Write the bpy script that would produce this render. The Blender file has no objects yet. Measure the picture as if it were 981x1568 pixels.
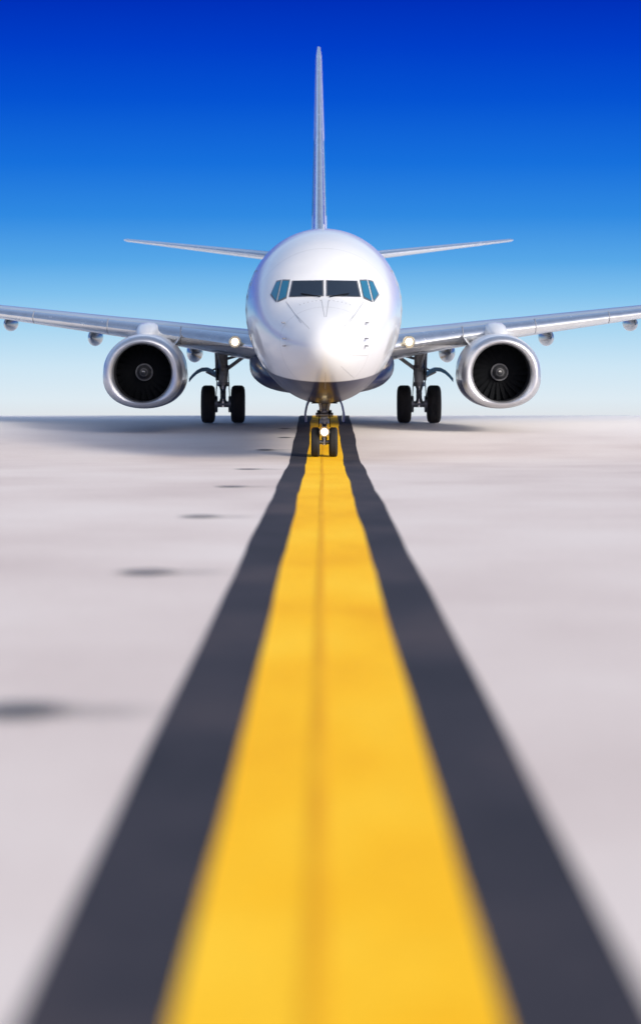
import bpy, math, random
import numpy as np
from mathutils import Vector
from mathutils.bvhtree import BVHTree
random.seed(3)
sc=bpy.context.scene
sc.view_settings.view_transform='Standard'; sc.view_settings.look='None'; sc.view_settings.exposure=0

# ---------------------------------------------------------------- materials
def lin(c):
    return tuple((v/12.92 if v<=0.04045 else ((v+0.055)/1.055)**2.4) for v in [x/255 for x in c])
def mat(name,col,rough=.5,metal=0.,coat=0.,emit=None,es=0,var=0.0,vscale=3.0,bump=0.0,spec=.5):
    m=bpy.data.materials.new(name); m.use_nodes=True
    nt=m.node_tree; b=nt.nodes['Principled BSDF']
    b.inputs['Base Color'].default_value=(*col,1); b.inputs['Roughness'].default_value=rough
    b.inputs['Metallic'].default_value=metal; b.inputs['Coat Weight'].default_value=coat
    b.inputs['Coat Roughness'].default_value=.06; b.inputs['Specular IOR Level'].default_value=spec
    if emit: b.inputs['Emission Color'].default_value=(*emit,1); b.inputs['Emission Strength'].default_value=es
    if var>0:
        tc=nt.nodes.new('ShaderNodeTexCoord'); n=nt.nodes.new('ShaderNodeTexNoise'); n.inputs['Scale'].default_value=vscale
        n.inputs['Detail'].default_value=6
        nt.links.new(tc.outputs['Object'],n.inputs['Vector'])
        r=nt.nodes.new('ShaderNodeMapRange'); r.inputs[1].default_value=.3; r.inputs[2].default_value=.7
        r.inputs[3].default_value=1-var; r.inputs[4].default_value=1+var*.5
        nt.links.new(n.outputs['Fac'],r.inputs[0])
        mx=nt.nodes.new('ShaderNodeVectorMath'); mx.operation='SCALE'; mx.inputs[0].default_value=col
        nt.links.new(r.outputs[0],mx.inputs['Scale']); nt.links.new(mx.outputs[0],b.inputs['Base Color'])
        r2=nt.nodes.new('ShaderNodeMapRange'); r2.inputs[3].default_value=max(0,rough-.06); r2.inputs[4].default_value=rough+.08
        nt.links.new(n.outputs['Fac'],r2.inputs[0]); nt.links.new(r2.outputs[0],b.inputs['Roughness'])
    return m
WHITE=mat('white_paint',(.62,.64,.67),.33,coat=.5,var=.05,vscale=1.2)
GREYW=mat('wing_grey',(.33,.37,.42),.3,metal=.25,coat=.4,var=.12,vscale=2)
SILV=mat('bare_metal',(.80,.82,.85),.24,metal=.95,var=.08,vscale=4)
LIP=mat('inlet_lip_metal',(.58,.60,.64),.36,metal=.85,var=.06,vscale=4)
NAVY=mat('navy_paint',(.012,.02,.075),.35,coat=.2)
BLUE=mat('blue_paint',(.03,.17,.34),.35,coat=.3)
TEAL=mat('teal_paint',(.03,.26,.45),.3,coat=.5)
RUB=mat('tyre_rubber',(.022,.022,.025),.8,var=.2,vscale=8,spec=.3)
HUB=mat('wheel_hub',(.35,.36,.38),.4,metal=.6)
GEAR=mat('gear_metal',(.20,.21,.24),.4,metal=.7,var=.25,vscale=10)
GEARW=mat('gear_white',(.36,.38,.41),.4,var=.2,vscale=10)
DARK=mat('dark_cavity',(.006,.007,.009),.9,spec=.1)
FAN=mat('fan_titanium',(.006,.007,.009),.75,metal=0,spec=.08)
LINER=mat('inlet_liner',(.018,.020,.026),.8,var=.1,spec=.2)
GLASS=mat('cockpit_glass',(.014,.022,.036),.05,coat=.6)
GLASSB=mat('side_cockpit_glass',(.014,.12,.22),.05,coat=.8)
FRAME=mat('window_frame',(.10,.11,.13),.4)
LINE=mat('panel_line',(.22,.23,.26),.6)
LAMP=mat('landing_lamp',(1,.9,.7),.3,emit=(1,.80,.46),es=6)
CHROME=mat('lamp_reflector',(.9,.8,.55),.25,metal=1)

def fus_mat():
    m=mat('fuselage_paint',(.8,.81,.83),.30,coat=.5)
    nt=m.node_tree; b=nt.nodes['Principled BSDF']
    tc=nt.nodes.new('ShaderNodeTexCoord'); s=nt.nodes.new('ShaderNodeSeparateXYZ'); nt.links.new(tc.outputs['Object'],s.inputs[0])
    def M(op,a,bb=None,c=None):
        n=nt.nodes.new('ShaderNodeMath'); n.operation=op
        for i,v in enumerate((a,bb,c)):
            if v is None: continue
            if isinstance(v,(int,float)): n.inputs[i].default_value=v
            else: nt.links.new(v,n.inputs[i])
        return n.outputs[0]
    yb=M('MINIMUM',s.outputs[1],10.0)
    th=M('MULTIPLY_ADD',yb,.055,1.80)
    d=M('SUBTRACT',s.outputs[2],th)
    f=M('MULTIPLY_ADD',d,40,.5); 
    cl=nt.nodes.new('ShaderNodeClamp'); nt.links.new(f,cl.inputs[0])
    mx=nt.nodes.new('ShaderNodeMix'); mx.data_type='RGBA'
    mx.inputs[6].default_value=(.008,.014,.055,1); mx.inputs[7].default_value=(.60,.625,.66,1)
    nt.links.new(cl.outputs[0],mx.inputs[0])
    nt.links.new(M('MULTIPLY_ADD',cl.outputs[0],.5,.1),b.inputs['Coat Weight'])
    nt.links.new(M('MULTIPLY_ADD',cl.outputs[0],.3,.2),b.inputs['Specular IOR Level'])
    def seam(y0):
        a=M('ABSOLUTE',M('SUBTRACT',s.outputs[1],y0)); return M('LESS_THAN',a,.006)
    tot=seam(1.15)
    for y0 in (3.4,5.1,7.6,10.2,12.8,15.4,18,20.6,23.2,25.8,28.4,31,33.6): tot=M('MAXIMUM',tot,seam(y0))
    k=M('MULTIPLY_ADD',tot,-.4,1.0)
    n=nt.nodes.new('ShaderNodeTexNoise'); n.inputs['Scale'].default_value=1.1; n.inputs['Detail'].default_value=5
    nt.links.new(tc.outputs['Object'],n.inputs['Vector'])
    k2=M('MULTIPLY',k,M('MULTIPLY_ADD',n.outputs['Fac'],.16,.92))
    sc_=nt.nodes.new('ShaderNodeVectorMath'); sc_.operation='SCALE'
    nt.links.new(mx.outputs[2],sc_.inputs[0]); nt.links.new(k2,sc_.inputs['Scale'])
    nt.links.new(sc_.outputs[0],b.inputs['Base Color'])
    bp=nt.nodes.new('ShaderNodeBump'); bp.inputs['Strength'].default_value=.1; bp.inputs['Distance'].default_value=.06
    n2=nt.nodes.new('ShaderNodeTexNoise'); n2.inputs['Scale'].default_value=1.3
    nt.links.new(tc.outputs['Object'],n2.inputs['Vector']); nt.links.new(n2.outputs['Fac'],bp.inputs['Height'])
    nt.links.new(bp.outputs[0],b.inputs['Normal']); nt.links.new(bp.outputs[0],b.inputs['Coat Normal'])
    return m
FUS=fus_mat()

# ---------------------------------------------------------------- helpers
plane=bpy.data.objects.new('passenger_airplane',None); sc.collection.objects.link(plane)
def mk(name,verts,faces,mats,midx=None,smooth=True,parent=plane):
    me=bpy.data.meshes.new(name); me.from_pydata([tuple(v) for v in verts],[],faces); 
    if not isinstance(mats,(list,tuple)): mats=[mats]
    for m in mats: me.materials.append(m)
    if midx: me.polygons.foreach_set('material_index',midx)
    import bmesh
    bm=bmesh.new(); bm.from_mesh(me); bmesh.ops.recalc_face_normals(bm,faces=bm.faces); bm.to_mesh(me); bm.free()
    if smooth: me.polygons.foreach_set('use_smooth',[True]*len(me.polygons))
    o=bpy.data.objects.new(name,me); sc.collection.objects.link(o)
    if smooth:
        try: me.set_sharp_from_angle(angle=math.radians(38))
        except Exception: pass
    if parent: o.parent=parent
    return o
def loft(name,rings,mats,mf=None,capa=True,capb=True,parent=plane,smooth=True):
    n=len(rings[0]); V=[p for r in rings for p in r]; F=[];MI=[]
    for i in range(len(rings)-1):
        for j in range(n):
            F.append((i*n+j,i*n+(j+1)%n,(i+1)*n+(j+1)%n,(i+1)*n+j)); MI.append(mf(i,j) if mf else 0)
    if capa: F.append(tuple(range(n))); MI.append(0)
    if capb: F.append(tuple((len(rings)-1)*n+j for j in range(n))); MI.append(0)
    return mk(name,V,F,mats,MI,smooth=smooth,parent=parent)
def lathe(name,prof,axis,c,mats,n=48,mf=None,cap=False,sx=1,sz=1,parent=plane,shape=None):
    rings=[]
    for a,r in prof:
        R=[]
        for k in range(n):
            t=2*math.pi*k/n; u=r*math.cos(t); w=r*math.sin(t)
            if shape: u,w=shape(a,u,w)
            if axis=='y': R.append((c[0]+u*sx,c[1]+a,c[2]+w*sz))
            else: R.append((c[0]+a,c[1]+u,c[2]+w))
        rings.append(R)
    return loft(name,rings,mats,mf,cap,cap,parent)
def tube(name,p,q,r,m,r2=None,n=16,parent=plane):
    p=Vector(p);q=Vector(q); d=(q-p).normalized(); a=d.orthogonal().normalized(); b=d.cross(a); r2=r if r2 is None else r2
    R=[[p+ (a*math.cos(2*math.pi*k/n)+b*math.sin(2*math.pi*k/n))*r for k in range(n)],[q+(a*math.cos(2*math.pi*k/n)+b*math.sin(2*math.pi*k/n))*r2 for k in range(n)]]
    return loft(name,R,m,parent=parent)
def pchip(xs,ys):
    xs=np.array(xs,float); ys=np.array(ys,float); h=np.diff(xs); d=np.diff(ys)/h; m=np.zeros(len(xs))
    for i in range(1,len(xs)-1):
        if d[i-1]*d[i]>0:
            w1=2*h[i]+h[i-1]; w2=h[i]+2*h[i-1]; m[i]=(w1+w2)/(w1/d[i-1]+w2/d[i])
    m[0]=d[0]; m[-1]=d[-1]
    def f(x):
        i=int(min(max(np.searchsorted(xs,x)-1,0),len(xs)-2)); t=(x-xs[i])/h[i]
        return (2*t**3-3*t*t+1)*ys[i]+(t**3-2*t*t+t)*h[i]*m[i]+(-2*t**3+3*t*t)*ys[i+1]+(t**3-t*t)*h[i]*m[i+1]
    return f

# ---------------------------------------------------------------- fuselage
ST=[ # y, top, bottom, halfwidth, zc
(0,2.60,2.58,.01,2.59),(.1,2.90,2.30,.30,2.60),(.4,3.14,2.02,.57,2.62),(.8,3.33,1.80,.82,2.68),(1.3,3.52,1.60,1.05,2.78),
(1.8,3.71,1.46,1.24,2.92),(2.1,3.92,1.40,1.33,3.0),(2.6,4.34,1.33,1.47,3.12),(3.2,4.70,1.27,1.59,3.25),(4.0,5.0,1.23,1.70,3.34),
(5.0,5.20,1.22,1.80,3.40),(6.5,5.33,1.23,1.865,3.43),(8.5,5.36,1.26,1.88,3.45),(27,5.36,1.30,1.88,3.45),(30,5.36,1.75,1.76,3.55),
(33,5.33,2.5,1.42,3.9),(36,5.2,3.45,.86,4.3),(37.6,5.0,4.05,.42,4.5),(38.1,4.75,4.35,.12,4.55)]
T=[math.sqrt(s[0]) for s in ST]
fs=[pchip(T,[s[k] for s in ST]) for k in (1,2,3,4)]
ts=list(np.linspace(0.02,3,80))+list(np.linspace(3.05,math.sqrt(38.1),70))
rings=[]; NF=96
for t in ts:
    top,bot,hw,zc=[f(t) for f in fs]; y=t*t; R=[]
    for k in range(NF):
        a=2*math.pi*k/NF; ca,sa=math.cos(a),math.sin(a)
        R.append((hw*ca, y, zc+((top-zc) if sa>0 else (zc-bot))*sa))
    rings.append(R)
fus=loft('fuselage',rings,FUS)
bvh=BVHTree.FromPolygons([v.co for v in fus.data.vertices],[tuple(p.vertices) for p in fus.data.polygons])
def front(x,z,off):
    loc,nor,i,d=bvh.ray_cast(Vector((x,-5,z)),Vector((0,1,0)))
    if loc is None: return Vector((x,3,z))
    if nor.y>0: nor=-nor
    return loc+nor*off
def side(s,y,z,off):
    loc,nor,i,d=bvh.ray_cast(Vector((s*6,y,z)),Vector((-s,0,0)))
    if nor.x*s<0: nor=-nor
    return loc+nor*off
def patch(name,quad,m,off,n=10,fn=front,shr=0):
    q=[Vector(p) for p in quad]
    if shr:
        c=sum(q,Vector((0,0)))/4; q=[p+(p-c).normalized()*shr for p in q]
    V=[];F=[]
    for i in range(n+1):
        for j in range(n+1):
            u=i/n;v=j/n
            p=q[0]*(1-u)*(1-v)+q[1]*u*(1-v)+q[2]*u*v+q[3]*(1-u)*v
            V.append(fn(p.x,p.y,off))
    for i in range(n):
        for j in range(n): F.append((i*(n+1)+j,(i+1)*(n+1)+j,(i+1)*(n+1)+j+1,i*(n+1)+j+1))
    return mk(name,V,F,m)
P1=[(.055,4.04),(.70,4.03),(.77,3.69),(.055,3.71)]
P2=[(.79,4.04),(.94,4.04),(1.04,3.59),(.86,3.68)]
P3=[(.98,4.04),(1.08,4.01),(1.19,3.75),(1.08,3.59)]
for s in (1,-1):
    for k,(P,G) in enumerate(((P1,GLASS),(P2,GLASSB),(P3,GLASSB))):
        q=[(s*a,b) for a,b in P]
        patch('windshield_frame_%d%s'%(k,'rl'[s<0]),q,FRAME,.006,shr=.035)
        patch('windshield_pane_%d%s'%(k,'rl'[s<0]),q,G,.014)
    for (A,B) in (((.08,3.62),(.02,3.25)),((.86,3.58),(.52,3.12))):
        pp=[front(s*(A[0]+(B[0]-A[0])*i/8),A[1]+(B[1]-A[1])*i/8,.001) for i in range(9)]
        for i in range(8): tube('nose_panel_joint',pp[i],pp[i+1],.005,LINE,n=5)
    for i in range(6):
        p=front(s*(.1+.09*i),3.60-.012*i*i*.3,0); tube('fastener',p,p+Vector((0,-.008,0)),.012,LINE,n=8)
    pts=[front(s*a,b,.03) for a,b in ((.10,3.66),(.3,3.70),(.52,3.735))]
    for i in range(2): tube('wiper_%d%s'%(i,'rl'[s<0]),pts[i],pts[i+1],.012,DARK,n=6)
    for j,(a,b) in enumerate(((.88,3.12),(.86,2.62),(.86,2.78))):
        p=front(s*a,b,0); q=p+Vector((s*.06,-.02,0)); 
        tube('pitot_mast_%d%s'%(j,'rl'[s<0]),p,q,.014,GEAR,n=8); tube('pitot_probe_%d%s'%(j,'rl'[s<0]),q,q+Vector((0,-.14,0)),.016,GEAR,n=8)
for a in (-50,-18,18,50,130,90-40,-90):
    pts=[]
    for yy in np.linspace(.35,1.1,6):
        t=math.sqrt(yy); top,bot,hw,zc=[f(t) for f in fs]; ca,sa=math.cos(math.radians(a)),math.sin(math.radians(a))
        pts.append(Vector((hw*ca,yy,zc+((top-zc) if sa>0 else (zc-bot))*sa)))
    for i in range(5): tube('diverter_strip',pts[i],pts[i+1],.004,LINE,n=5)
V=[];F=[]
for s in (1,-1):
    for y in np.arange(6.9,32,.51):
        c0=len(V); V.append(side(s,y,3.85,.006))
        for k in range(12):
            a=2*math.pi*k/12; V.append(side(s,y+.12*abs(math.cos(a))**.6*math.copysign(1,math.cos(a)),3.85+.18*abs(math.sin(a))**.6*math.copysign(1,math.sin(a)),.006))
        for k in range(12): F.append((c0,c0+1+k,c0+1+(k+1)%12))
mk('cabin_windows',V,F,GLASS)
for s in (1,-1):
    for (y0,y1,z0,z1) in ((5.0,5.85,2.45,4.3),(31.4,32.1,2.9,4.3)):
        loop=[(y0,z0),(y1,z0),(y1,z1),(y0,z1),(y0,z0)]
        for a,b in zip(loop[:-1],loop[1:]):
            pp=[side(s,a[0]+(b[0]-a[0])*i/6,a[1]+(b[1]-a[1])*i/6,.002) for i in range(7)]
            for i in range(6): tube('door_seam',pp[i],pp[i+1],.010,LINE,n=5)
# belly fairing
R=[]
for y,hw,zb,zt in ((11.3,.9,1.26,1.5),(12.2,1.5,1.16,1.85),(13.3,1.82,1.08,2.15),(15,1.98,1.03,2.45),(18,2.05,1.02,2.6),(20.5,2.0,1.04,2.5),(22.5,1.8,1.12,2.2),(24.5,1.2,1.25,1.8)):
    c=(zb+zt)/2+.1; ring=[]
    for k in range(48):
        a=2*math.pi*k/48; ca,sa=math.cos(a),math.sin(a)
        ring.append((hw*math.copysign(abs(ca)**.8,ca),y,c+((zt-c) if sa>0 else (c-zb))*math.copysign(abs(sa)**.8,sa)))
    R.append(ring)
loft('belly_fairing',R,FUS)

# ---------------------------------------------------------------- aerofoils
def foil(n=22,th=.12,cam=.015):
    up=[];lo=[]
    for i in range(n+1):
        x=.5*(1-math.cos(math.pi*i/n)); y=5*th*(.2969*math.sqrt(x)-.126*x-.3516*x*x+.2843*x**3-.1030*x**4)
        c=cam*4*x*(1-x); up.append((x,c+y)); lo.append((x,c-y))
    return up[::-1]+lo[1:-1]
def wing(name,secs,m,s,lem=None,vertical=False,th_n=22):
    rings=[]; cs=None
    for (x,yle,ch,z,th,tw) in secs:
        pf=foil(th_n,th, 0 if vertical else .012)
        ring=[]
        for (c,t) in pf:
            if vertical: ring.append((t*ch+0,yle+c*ch,z))
            else:
                yy=c*ch; zz=t*ch; a=math.radians(tw)
                ring.append((s*x, yle+yy*math.cos(a)+zz*math.sin(a), z+zz*math.cos(a)-yy*math.sin(a)))
        rings.append(ring); cs=[p[0] for p in pf]
    N=len(cs)
    def mf(i,j): return 1 if max(cs[j],cs[(j+1)%N])<.09 else 0
    return loft(name,rings,[m,lem or m],mf)
WS=[(1.2,13.6,8.2,2.25,.115,1.5),(1.9,14.2,7.5,2.33,.115,1.5),(3.2,15.1,6.4,2.50,.115,1.2),(4.9,16.0,5.4,2.72,.115,1),(5.8,16.4,5.0,2.82,.112,.8),
    (9.3,18.2,3.85,3.22,.10,0),(13.2,20.15,2.7,3.66,.10,-.5),(17.0,22.1,1.6,4.10,.10,-1),
    (17.4,22.35,1.45,4.22,.09,-1)]
for s in (1,-1):
    wing('wing_'+'rl'[s<0],WS,GREYW,s,SILV)
    rr=[]
    for (x,yl,ch,z) in ((17.35,22.33,1.46,4.2),(17.75,22.7,1.2,4.55),(17.95,23.2,.9,5.2),(18.1,23.9,.45,6.5)):
        rr.append([(s*(x+t*ch*.9),yl+c*ch,z+t*ch*.3) for c,t in foil(12,.08,0)])
    loft('winglet_'+'rl'[s<0],rr,WHITE)
    wing('stabiliser_'+'rl'[s<0],[(.2,33.1,4.2,4.93,.09,0),(1.0,33.7,3.85,5.03,.09,0),(7.0,37.5,1.3,5.76,.08,0),(7.1,37.7,1.0,5.78,.05,0)],GREYW,s,SILV)
    for j,(x,zc,y0,L,r) in enumerate(((3.75,2.05,19.5,3.0,.24),(6.65,2.50,18.9,3.0,.2),(9.25,2.90,20.0,2.6,.18),(12.4,3.3,21.2,2.1,.14))):
        pr=[(L*u, r*math.sin(math.pi*min(1,u*.98+.01))**.6) for u in np.linspace(0,1,16)]
        lathe('flap_fairing_%d%s'%(j,'rl'[s<0]),pr,'y',(s*x,y0,zc),GREYW,n=20,sz=1.3)
    def le(x):
        for a,b in zip(WS[:-1],WS[1:]):
            if a[0]<=x<=b[0]:
                t=(x-a[0])/(b[0]-a[0]); return (a[1]+(b[1]-a[1])*t,a[2]+(b[2]-a[2])*t,a[3]+(b[3]-a[3])*t,a[4]+(b[4]-a[4])*t)
    for x in (3.9,6.0,8.2,11.0,14.0):
        yl,ch,z,th=le(x); pf=[p for p in foil(40,th,.012) if p[0]<.1]
        pp=[Vector((s*x,yl+c*ch-.002,z+t*ch)) for c,t in pf]
        for i in range(len(pp)-1):
            tube('slat_gap',pp[i],pp[i+1],.012,LINE,n=5)
    lx=2.36
    lathe('landing_lamp_housing_'+'rl'[s<0],[(-.06,.17),(-.08,.15),(.25,.14)],'y',(s*lx,14.42,2.47),CHROME,n=24)
    lathe('landing_lamp_reflector_'+'rl'[s<0],[(-.07,.15),(-.05,.02)],'y',(s*lx,14.42,2.47),CHROME,n=24,cap=True)
    lathe('landing_lamp_'+'rl'[s<0],[(-.075,.095),(-.09,.05),(-.092,.005)],'y',(s*lx,14.42,2.47),LAMP,n=24,cap=True)
# fin
wing('fin',[(0,28.2,9.6,5.15,.045,0),(0,30.0,7.8,5.6,.07,0),(0,31.6,6.4,6.5,.082,0),(0,36.4,2.75,12.45,.075,0),(0,36.75,2.3,12.75,.05,0)],WHITE,1,SILV,vertical=True)
V=[];F=[]
for s in (1,-1):
    c0=len(V)
    zs=np.linspace(6.5,9.2,14)
    for z in zs:
        t=(z-6.5)/(12.45-6.5); yl=31.6+t*4.8; ch=6.4-t*3.65; th=.082-.007*t
        for u in np.linspace(.12,.8,14):
            x=u; yy=5*th*(.2969*math.sqrt(x)-.126*x-.3516*x*x+.2843*x**3-.1030*x**4)*ch
            V.append((s*(yy+.008),yl+u*ch,z))
    for i in range(13):
        for j in range(13): F.append((c0+i*14+j,c0+i*14+j+1,c0+(i+1)*14+j+1,c0+(i+1)*14+j))
mk('fin_graphic',V,F,TEAL)

# ---------------------------------------------------------------- engines
def nshape(a,u,w):
    r=math.hypot(u,w)
    if r<.86 : k=max(0,(r-.78)/.08)
    else: k=1
    if k<=0: return u,w
    f=1+.07*k
    if w<0:
        ang=w/r; s_=abs(ang)
        u2=u*(f+.12*k*s_); w2=w*(1-.05*k*s_**3)
        return u2,w2
    return u*f,w
NP=[(1.1,.775),(.8,.775),(.5,.77),(.28,.765),(.14,.775),(.06,.795),(.015,.825),(0,.86),(.012,.895),(.05,.93),(.13,.965),(.28,.995),(.5,1.02),(.9,1.045),(1.4,1.055),(2.0,1.05),(2.6,1.0),(3.1,.93),(3.4,.87),(3.38,.84),(2.9,.82)]
SPIN=mat('spinner_grey',(.045,.048,.055),.5)
RING=mat('spinner_ring_grey',(.13,.135,.15),.5)
for s in (1,-1):
    L='rl'[s<0]
    C=(s*4.83,13.7,1.64)
    e=bpy.data.objects.new('engine_'+L,None); sc.collection.objects.link(e); e.parent=plane
    def mf(i,j):
        if i<4: return 2
        if i<=10: return 1
        ang=(j+.5)/64*360
        if 11<=i<17 and (190<ang<350): return 3
        return 0
    lathe('nacelle',NP,'y',C,[WHITE,LIP,LINER,NAVY],n=64,mf=mf,parent=e,shape=nshape)
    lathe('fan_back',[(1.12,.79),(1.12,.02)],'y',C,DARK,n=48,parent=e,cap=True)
    V=[];F=[]
    NB=24
    for k in range(NB):
        a0=2*math.pi*k/NB; c0=len(V); ns=6
        for i in range(ns+1):
            r=.2+(.765-.2)*i/ns; tw=.10+.55*i/ns; half=.085+.03*i/ns
            for q in (-1,1):
                da=q*half*math.cos(tw)/r*.9 ; V.append((C[0]+r*math.cos(a0+da),C[1]+.95+q*half*math.sin(tw)*1.0+.02*math.sin(3*i/ns),C[2]+r*math.sin(a0+da)))
        for i in range(ns): F.append((c0+2*i,c0+2*i+1,c0+2*i+3,c0+2*i+2))
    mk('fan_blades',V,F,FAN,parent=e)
    lathe('spinner',[(.62,.005),(.63,.03),(.68,.09),(.77,.16),(.88,.22),(1.0,.25)],'y',C,SPIN,n=40,parent=e)
    lathe('spinner_ring',[(.835,.20),(.85,.235),(.90,.24),(.91,.225)],'y',C,RING,n=40,parent=e)
    lathe('spinner_ring_inner',[(.655,.085),(.665,.10),(.70,.115),(.71,.10)],'y',C,RING,n=32,parent=e)
    V=[];F=[]
    for i in range(11):
        a=.6+i/10*2.0; rr_=.03+.012*i/10; w=.008
        for q in (-1,1):
            r=rr_+q*w; V.append((C[0]+r*math.cos(a),C[1]+.615,C[2]+r*math.sin(a)))
    for i in range(10): F.append((2*i,2*i+1,2*i+3,2*i+2))
    mk('spinner_mark',V,F,WHITE,parent=e)
    lathe('core_nozzle',[(2.6,.7),(3.2,.68),(4.0,.52),(4.4,.44),(4.38,.41),(3.6,.4)],'y',C,GEAR,n=40,parent=e)
    lathe('exhaust_plug',[(3.5,.3),(4.4,.24),(5.0,.02)],'y',C,GEAR,n=32,parent=e,cap=True)
    def ring(y,hw,z0,z1):
        o=[]
        for k in range(16):
            a=2*math.pi*k/16; ca,sa=math.cos(a),math.sin(a)
            o.append((C[0]+hw*math.copysign(abs(ca)**.7,ca),y,(z0+z1)/2+(z1-z0)/2*math.copysign(abs(sa)**.7,sa)))
        return o
    loft('pylon',[ring(14.5,.05,2.45,2.64),ring(14.8,.20,2.35,2.74),ring(15.4,.30,2.2,2.90),ring(16.2,.36,2.0,2.99),ring(17.2,.34,1.9,2.98),ring(19,.2,2.0,2.6),ring(20.5,.05,2.3,2.5)],WHITE,parent=e)
    V=[(C[0]-s*.78,14.5,2.32),(C[0]-s*.72,15.6,2.4),(C[0]-s*.98,15.5,2.66),(C[0]-s*.88,14.8,2.45)]
    mk('strake',V,[(0,1,2,3)],WHITE,parent=e,smooth=False)

# ---------------------------------------------------------------- gear
def tyre(name,x,y,r,w,parent):
    h=w/2
    P=[(-h*.75,r*.52),(-h*.95,r*.60),(-h,r*.76),(-h*.9,r*.90),(-h*.66,r*.975)]
    for g in (-.42,-.14,.14,.42):
        P+=[(h*(g-.05),r),(h*(g-.03),r*.982),(h*(g+.03),r*.982),(h*(g+.05),r)]
    P+=[(h*.66,r*.975),(h*.9,r*.90),(h,r*.76),(h*.95,r*.60),(h*.75,r*.52)]
    lathe(name+'_tyre',P,'x',(x,y,r),RUB,n=56,parent=parent)
    lathe(name+'_rim',[(-h*.76,r*.53),(-h*.7,r*.45),(-h*.35,r*.38),(-h*.3,r*.12),(-h*.6,r*.1),(-h*.6,.01),(h*.6,.01),(h*.6,r*.1),(h*.3,r*.12),(h*.35,r*.38),(h*.7,r*.45),(h*.76,r*.53)],'x',(x,y,r),HUB,n=40,parent=parent)
for s in (1,-1):
    L='rl'[s<0]; g=bpy.data.objects.new('main_gear_'+L,None); sc.collection.objects.link(g); g.parent=plane
    X=s*2.86; Y=19.6; r=.555
    for q in (-1,1): tyre('wheel%d'%q,X+q*.435,Y,r,.40,g)
    tube('axle',(X-.4,Y,r),(X+.4,Y,r),.09,GEAR,parent=g)
    tube('piston',(X,Y,r-.08),(X,Y,1.2),.085,SILV,parent=g)
    tube('cylinder',(X,Y,1.1),(X,Y,2.4),.14,GEARW,parent=g); tube('collar',(X,Y,1.08),(X,Y,1.2),.17,GEAR,parent=g)
    tube('collar2',(X,Y,1.62),(X,Y,1.7),.17,GEAR,parent=g)
    tube('actuator',(X+s*.17,Y-.02,1.25),(X+s*.2,Y-.02,2.2),.05,GEAR,parent=g)
    tube('side_brace',(X,Y,1.5),(X-s*.95,Y,2.2),.055,GEARW,parent=g)
    tube('side_brace2',(X,Y+.05,1.85),(X-s*.7,Y,2.05),.04,GEAR,parent=g)
    tube('drag_brace',(X,Y,1.45),(X+s*.15,Y-1.0,2.3),.05,GEARW,parent=g)
    for k in range(2):
        tube('torque_link_a',(X+(.09 if k else -.09),Y-.12,1.12),(X,Y-.38,.85),.035,GEAR,parent=g)
        tube('torque_link_b',(X+(.09 if k else -.09),Y-.12,.6),(X,Y-.38,.85),.035,GEAR,parent=g)
    for q in (-1,1):
        tube('brake',(X+q*.16,Y,r),(X+q*.3,Y,r),.24,GEAR,parent=g,n=24)
        tube('hose',(X+q*.15,Y-.12,1.6),(X+q*.2,Y-.2,.75),.014,DARK,parent=g,n=6)
        tube('hose',(X+q*.2,Y-.2,.75),(X+q*.18,Y-.1,.56),.014,DARK,parent=g,n=6)
    tube('door_link',(X+s*.1,Y,1.3),(X+s*.5,Y,1.5),.03,GEARW,parent=g); tube('door_link2',(X+s*.1,Y,1.65),(X+s*.42,Y,1.5),.025,GEARW,parent=g)
    rings=[]
    for (dx,z) in ((.20,1.44),(.32,1.54),(.46,1.60),(.60,1.59),(.74,1.52),(.86,1.41),(.97,1.28)):
        yA,yB=Y-.55,Y+.5; h=.02
        rings.append([(X+s*dx,yA,z-h-.05),(X+s*dx,yB,z-h),(X+s*dx,yB,z+h),(X+s*dx,yA,z+h+.03)])
    loft('strut_door',rings,BLUE,parent=g)
# nose gear
g=bpy.data.objects.new('nose_gear',None); sc.collection.objects.link(g); g.parent=plane
Y=4.0; r=.345
for q in (-1,1): tyre('nose_wheel%d'%q,q*.205,Y,r,.20,g)
tube('axle',(-.22,Y,r),(.22,Y,r),.05,GEAR,parent=g)
tube('piston',(0,Y,r-.06),(0,Y,.85),.05,SILV,parent=g)
tube('cylinder',(0,Y,.8),(0,Y-.05,1.5),.085,GEARW,parent=g); tube('collar',(0,Y,.78),(0,Y,.88),.12,GEAR,parent=g)
tube('steer_cyl',(-.2,Y-.1,.98),(.2,Y-.1,.98),.05,GEAR,parent=g)
tube('steer_plate',(0,Y,1.03),(0,Y,1.08),.17,GEAR,parent=g)
for q in (-1,1):
    tube('torque_link',(q*.05,Y-.08,.8),(0,Y-.26,.62),.02,GEAR,parent=g); tube('torque_link',(q*.05,Y-.06,.42),(0,Y-.26,.62),.02,GEAR,parent=g)
    tube('lock_strut',(q*.14,Y-.7,1.42),(q*.06,Y,1.0),.03,GEARW,parent=g)
    tube('hose',(q*.1,Y-.13,1.25),(q*.13,Y-.16,.7),.012,DARK,parent=g,n=6)
    rr=[]
    for (x,z) in ((.33,1.38),(.40,1.22),(.44,1.02),(.42,.86)):
        t=.022; rr.append([(q*(x-t),3.0,z),(q*(x-t),4.35,z),(q*(x+t),4.35,z),(q*(x+t),3.0,z)])
    loft('nose_gear_door',rr,NAVY,parent=g)
V=[(-.30,2.9,1.30),(.30,2.9,1.30),(.30,4.4,1.215),(-.30,4.4,1.215)]
mk('nose_gear_bay',V,[(0,1,2,3)],DARK,parent=g,smooth=False)
tube('lamp_arm',(0,Y-.05,.75),(0,Y-.2,.64),.03,GEAR,parent=g)
lathe('taxi_lamp_housing',[(-.02,.115),(0,.12),(.1,.06)],'y',(0,Y-.36,.60),GEARW,n=24,parent=g,cap=False)
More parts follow.
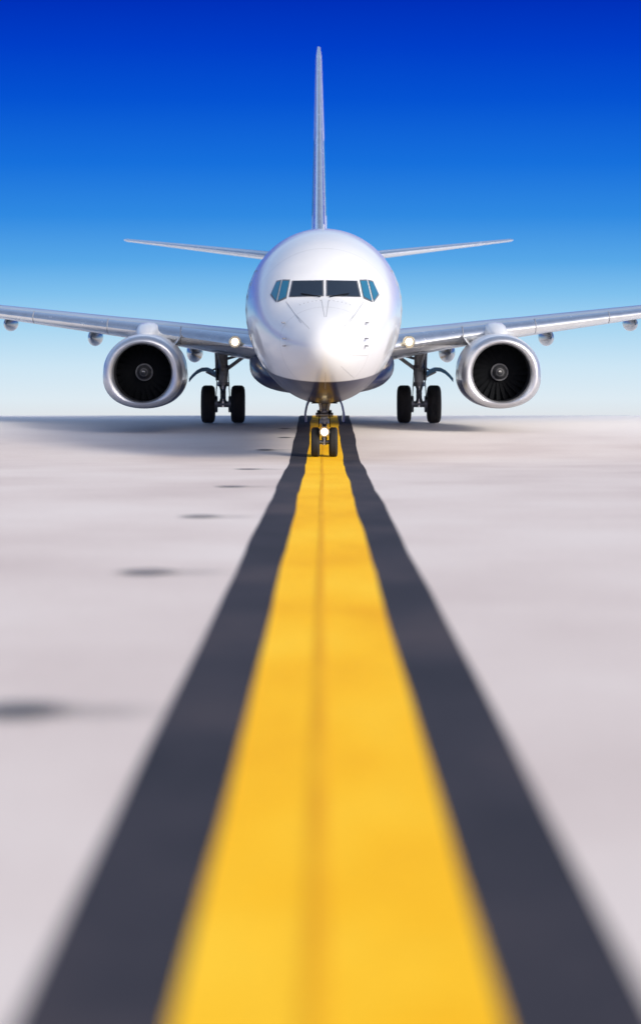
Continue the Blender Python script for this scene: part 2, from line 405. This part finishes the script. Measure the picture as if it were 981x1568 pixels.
lathe('taxi_lamp_reflector',[(0,.11),(.01,.01)],'y',(0,Y-.36,.60),CHROME,n=24,parent=g,cap=True)
lathe('taxi_lamp',[(-.005,.08),(-.02,.04),(-.022,.004)],'y',(0,Y-.36,.60),LAMP,n=24,parent=g,cap=True)
for (y,z,h) in ((6.5,5.34,.10),(12,5.36,.12)):
    loft('blade_aerial',[[(-.012,y,z-.05),(.012,y,z-.05),(.012,y+.3,z-.05),(-.012,y+.3,z-.05)],[(-.006,y+.18,z+h),(.006,y+.18,z+h),(.006,y+.3,z+h),(-.006,y+.3,z+h)]],WHITE,smooth=False)

plane.location=(.045,53.4,0); plane.rotation_euler=(0,0,.0058)

# ---------------------------------------------------------------- ground
def sp(u): return u if u>30 else math.log1p(math.exp(u))
def gz(y):
    return .0376*.6*sp((56.4-y)/.6) - .056*2.5*sp((y-79)/2.5)
ys=list(np.arange(-200,0,20))+list(np.arange(0,52,1.0))+list(np.arange(52,100,.4))+list(np.geomspace(100,4000,40))
xs=[-3000,-800,-200,-60,-20,-8,-3,-1,1,3,8,20,60,200,800,3000]
V=[(x,y,gz(y)) for y in ys for x in xs]; n=len(xs)
F=[(i*n+j,i*n+j+1,(i+1)*n+j+1,(i+1)*n+j) for i in range(len(ys)-1) for j in range(n-1)]
def gmat(name,c1,c2,c3,rough,scale,stretch=1,det=8,spec=.3,far_haze=None,fine=.09,nr=.62):
    m=bpy.data.materials.new(name); m.use_nodes=True; nt=m.node_tree; b=nt.nodes['Principled BSDF']
    b.inputs['Specular IOR Level'].default_value=spec
    tc=nt.nodes.new('ShaderNodeTexCoord'); mp=nt.nodes.new('ShaderNodeMapping'); nt.links.new(tc.outputs['Object'],mp.inputs[0])
    mp.inputs['Scale'].default_value=(1,stretch,1)
    n1=nt.nodes.new('ShaderNodeTexNoise'); n1.inputs['Scale'].default_value=scale; n1.inputs['Detail'].default_value=det; n1.inputs['Roughness'].default_value=nr
    n2=nt.nodes.new('ShaderNodeTexNoise'); n2.inputs['Scale'].default_value=scale*45; n2.inputs['Detail'].default_value=3
    nt.links.new(mp.outputs[0],n1.inputs['Vector']); nt.links.new(tc.outputs['Object'],n2.inputs['Vector'])
    r=nt.nodes.new('ShaderNodeValToRGB'); nt.links.new(n1.outputs['Fac'],r.inputs[0])
    r.color_ramp.elements[0].position=.33; r.color_ramp.elements[0].color=(*c1,1)
    r.color_ramp.elements[1].position=.68; r.color_ramp.elements[1].color=(*c3,1)
    e=r.color_ramp.elements.new(.5); e.color=(*c2,1)
    mr=nt.nodes.new('ShaderNodeMapRange'); mr.inputs[1].default_value=.3; mr.inputs[2].default_value=.7; mr.inputs[3].default_value=1-fine; mr.inputs[4].default_value=1+fine
    nt.links.new(n2.outputs['Fac'],mr.inputs[0])
    v=nt.nodes.new('ShaderNodeVectorMath'); v.operation='SCALE'; nt.links.new(r.outputs[0],v.inputs[0]); nt.links.new(mr.outputs[0],v.inputs['Scale'])
    outc=v.outputs[0]
    if far_haze:
        # horizon haze painted into the base colour, whitening toward the taxiway crest
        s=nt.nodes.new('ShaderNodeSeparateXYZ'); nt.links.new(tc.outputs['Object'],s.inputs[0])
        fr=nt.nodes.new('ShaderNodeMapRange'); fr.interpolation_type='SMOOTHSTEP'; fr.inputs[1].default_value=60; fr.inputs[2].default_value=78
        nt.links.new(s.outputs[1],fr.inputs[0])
        mx=nt.nodes.new('ShaderNodeMix'); mx.data_type='RGBA'; mx.inputs[7].default_value=(*far_haze,1)
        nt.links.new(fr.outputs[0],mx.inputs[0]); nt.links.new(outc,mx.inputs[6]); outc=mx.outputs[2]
    nt.links.new(outc,b.inputs['Base Color']); b.inputs['Roughness'].default_value=rough
    bp=nt.nodes.new('ShaderNodeBump'); bp.inputs['Strength'].default_value=.1; bp.inputs['Distance'].default_value=.01
    nt.links.new(n2.outputs['Fac'],bp.inputs['Height']); nt.links.new(bp.outputs[0],b.inputs['Normal'])
    return m
CONC=gmat('concrete',(.58,.505,.475),(.65,.58,.545),(.70,.64,.605),.8,.26,.8,det=5,far_haze=(.80,.79,.785),fine=.03,nr=.52)
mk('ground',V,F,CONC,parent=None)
def strip(name,xl,xr,y0,y1,lift,m,cols=1):
    yy=[y for y in ys if y0<=y<=y1]; V=[];F=[]
    for y in yy:
        a,b=xl(y),xr(y)
        for c in range(cols+1): V.append((a+(b-a)*c/cols,y,gz(y)+lift))
    k=cols+1
    for i in range(len(yy)-1):
        for c in range(cols): F.append((i*k+c,i*k+c+1,(i+1)*k+c+1,(i+1)*k+c))
    return mk(name,V,F,m,parent=None)
def wob(y,s,a):
    k=.35+.65*min(1,max(0,(y-14)/25)); return a*k*(math.sin(y*.37+s)+.6*math.sin(y*.83+2*s)+.35*math.sin(y*1.9+s*3)*math.sin(y*.21))
cx=.035
ASPH=gmat('asphalt_border',(.024,.025,.034),(.037,.036,.047),(.064,.055,.063),.85,.5,.6,spec=.15)
YEL=gmat('yellow_paint',(.84,.41,.006),(.93,.51,.012),(.96,.58,.028),.8,.6,.4,spec=.1)
SEAM=gmat('seam_stain',(.74,.34,.01),(.80,.40,.01),(.86,.46,.015),.8,1.2,.6,spec=.1)
strip('centerline_border',lambda y:cx-.785+wob(y,1,.012),lambda y:cx+.785+wob(y,2,.012),-60,400,.004,ASPH)
strip('centerline_marking',lambda y:cx-.40+wob(y,3.1,.012),lambda y:cx+.40+wob(y,5,.012),-60,400,.008,YEL)
strip('pavement_seam',lambda y:cx-.085+wob(y,4,.006),lambda y:cx-.03+wob(y,4,.006),-60,400,.012,SEAM)
def stain_mat(name,a):
    m=bpy.data.materials.new(name); m.use_nodes=True; nt=m.node_tree; b=nt.nodes['Principled BSDF']
    b.inputs['Base Color'].default_value=(.10,.105,.12,1); b.inputs['Roughness'].default_value=.8
    tc=nt.nodes.new('ShaderNodeTexCoord'); g=nt.nodes.new('ShaderNodeTexGradient'); g.gradient_type='SPHERICAL'
    nt.links.new(tc.outputs['Object'],g.inputs[0])
    r=nt.nodes.new('ShaderNodeMapRange'); r.interpolation_type='SMOOTHSTEP'; r.inputs[1].default_value=0; r.inputs[2].default_value=.8; r.inputs[4].default_value=a
    nt.links.new(g.outputs[1],r.inputs[0]); nt.links.new(r.outputs[0],b.inputs['Alpha'])
    return m
STN=stain_mat('rubber_stain',.72); STL=stain_mat('rubber_stain_light',.22)
for (x,y,k) in ((-1.47,12.0,1),(-1.5,21.2,1),(-1.52,30.7,1),(-1.5,40.4,1),(-1.5,49.5,1),(-1.40,60.0,.9),(-1.02,65.3,.7),(-1.1,69.8,.6)):
    N=28
    for (ox,sx_,sy_,lf,mm) in ((0,.34,.55,.010,STN),(.28,.62,.42,.006,STL)):
        V=[(0,0,0)]+[(math.cos(2*math.pi*i/N),math.sin(2*math.pi*i/N),0) for i in range(N)]
        F=[(0,1+i,1+(i+1)%N) for i in range(N)]
        o=mk('pavement_stain',V,F,mm,parent=None); o.scale=(sx_*k,sy_*k,1)
        sl=-.0376 if y<56 else 0
        o.location=(x+ox*k,y,gz(y)+lf+(.004 if y>=56 else 0)); o.rotation_euler=(math.atan(sl),0,0)

# ---------------------------------------------------------------- sky + sun
SUN_EL=math.radians(24); SUN_AZ=math.radians(40)
w=bpy.data.worlds.new('World'); sc.world=w; w.use_nodes=True; nt=w.node_tree
for n_ in list(nt.nodes): nt.nodes.remove(n_)
out=nt.nodes.new('ShaderNodeOutputWorld'); mixs=nt.nodes.new('ShaderNodeMixShader')
bg1=nt.nodes.new('ShaderNodeBackground'); bg2=nt.nodes.new('ShaderNodeBackground')
sky=nt.nodes.new('ShaderNodeTexSky'); sky.sky_type='NISHITA'; sky.sun_disc=False; sky.sun_elevation=SUN_EL
sky.sun_rotation=math.pi-SUN_AZ; sky.dust_density=3.5; sky.air_density=.8
nt.links.new(sky.outputs[0],bg2.inputs[0]); bg2.inputs[1].default_value=.25
tc=nt.nodes.new('ShaderNodeTexCoord'); sx=nt.nodes.new('ShaderNodeSeparateXYZ'); nt.links.new(tc.outputs['Generated'],sx.inputs[0])
mr=nt.nodes.new('ShaderNodeMapRange'); mr.inputs[1].default_value=-.05; mr.inputs[2].default_value=.12; nt.links.new(sx.outputs[2],mr.inputs[0])
cr=nt.nodes.new('ShaderNodeValToRGB'); nt.links.new(mr.outputs[0],cr.inputs[0])
stops=[(640,(224,228,232)),(610,(222,235,243)),(560,(205,230,245)),(500,(168,214,242)),(450,(128,193,238)),(400,(88,168,232)),(330,(48,138,226)),(250,(22,112,220)),(150,(4,82,210)),(70,(0,62,200)),(0,(0,48,186))]
el=cr.color_ramp.elements
for i,(py,c) in enumerate(stops):
    a=math.sin(math.atan((456-py)/3825)); p=(a+.05)/.17
    if i==0: e=el[0]; e.position=p
    elif i==1: e=el[1]; e.position=p
    else: e=el.new(p)
    e.color=(*lin(c),1)
nt.links.new(cr.outputs[0],bg1.inputs[0]); bg1.inputs[1].default_value=1
m2=nt.nodes.new('ShaderNodeMapRange'); m2.interpolation_type='SMOOTHSTEP'; m2.inputs[1].default_value=.12; m2.inputs[2].default_value=.26; nt.links.new(sx.outputs[2],m2.inputs[0])
nt.links.new(m2.outputs[0],mixs.inputs[0]); nt.links.new(bg1.outputs[0],mixs.inputs[1]); nt.links.new(bg2.outputs[0],mixs.inputs[2]); nt.links.new(mixs.outputs[0],out.inputs[0])
sl=bpy.data.lights.new('sun','SUN'); sl.energy=2.8; sl.angle=math.radians(12); sl.color=(1,.94,.85)
so=bpy.data.objects.new('sun',sl); sc.collection.objects.link(so)
d=Vector((math.sin(SUN_AZ)*math.cos(SUN_EL),-math.cos(SUN_AZ)*math.cos(SUN_EL),math.sin(SUN_EL)))
so.rotation_euler=d.to_track_quat('Z','Y').to_euler(); so.location=(20,-20,30)

# ---------------------------------------------------------------- camera
cam=bpy.data.cameras.new('camera'); co=bpy.data.objects.new('camera',cam); sc.collection.objects.link(co); sc.camera=co
co.location=(0,0,3.66); co.rotation_euler=(math.pi/2,0,0)
cam.sensor_fit='HORIZONTAL'; cam.sensor_width=36; cam.lens=3825/981*36; cam.shift_y=-328/981; cam.shift_x=-4.5/981
cam.clip_end=8000; cam.dof.use_dof=True; cam.dof.focus_distance=62; cam.dof.aperture_fstop=1.2
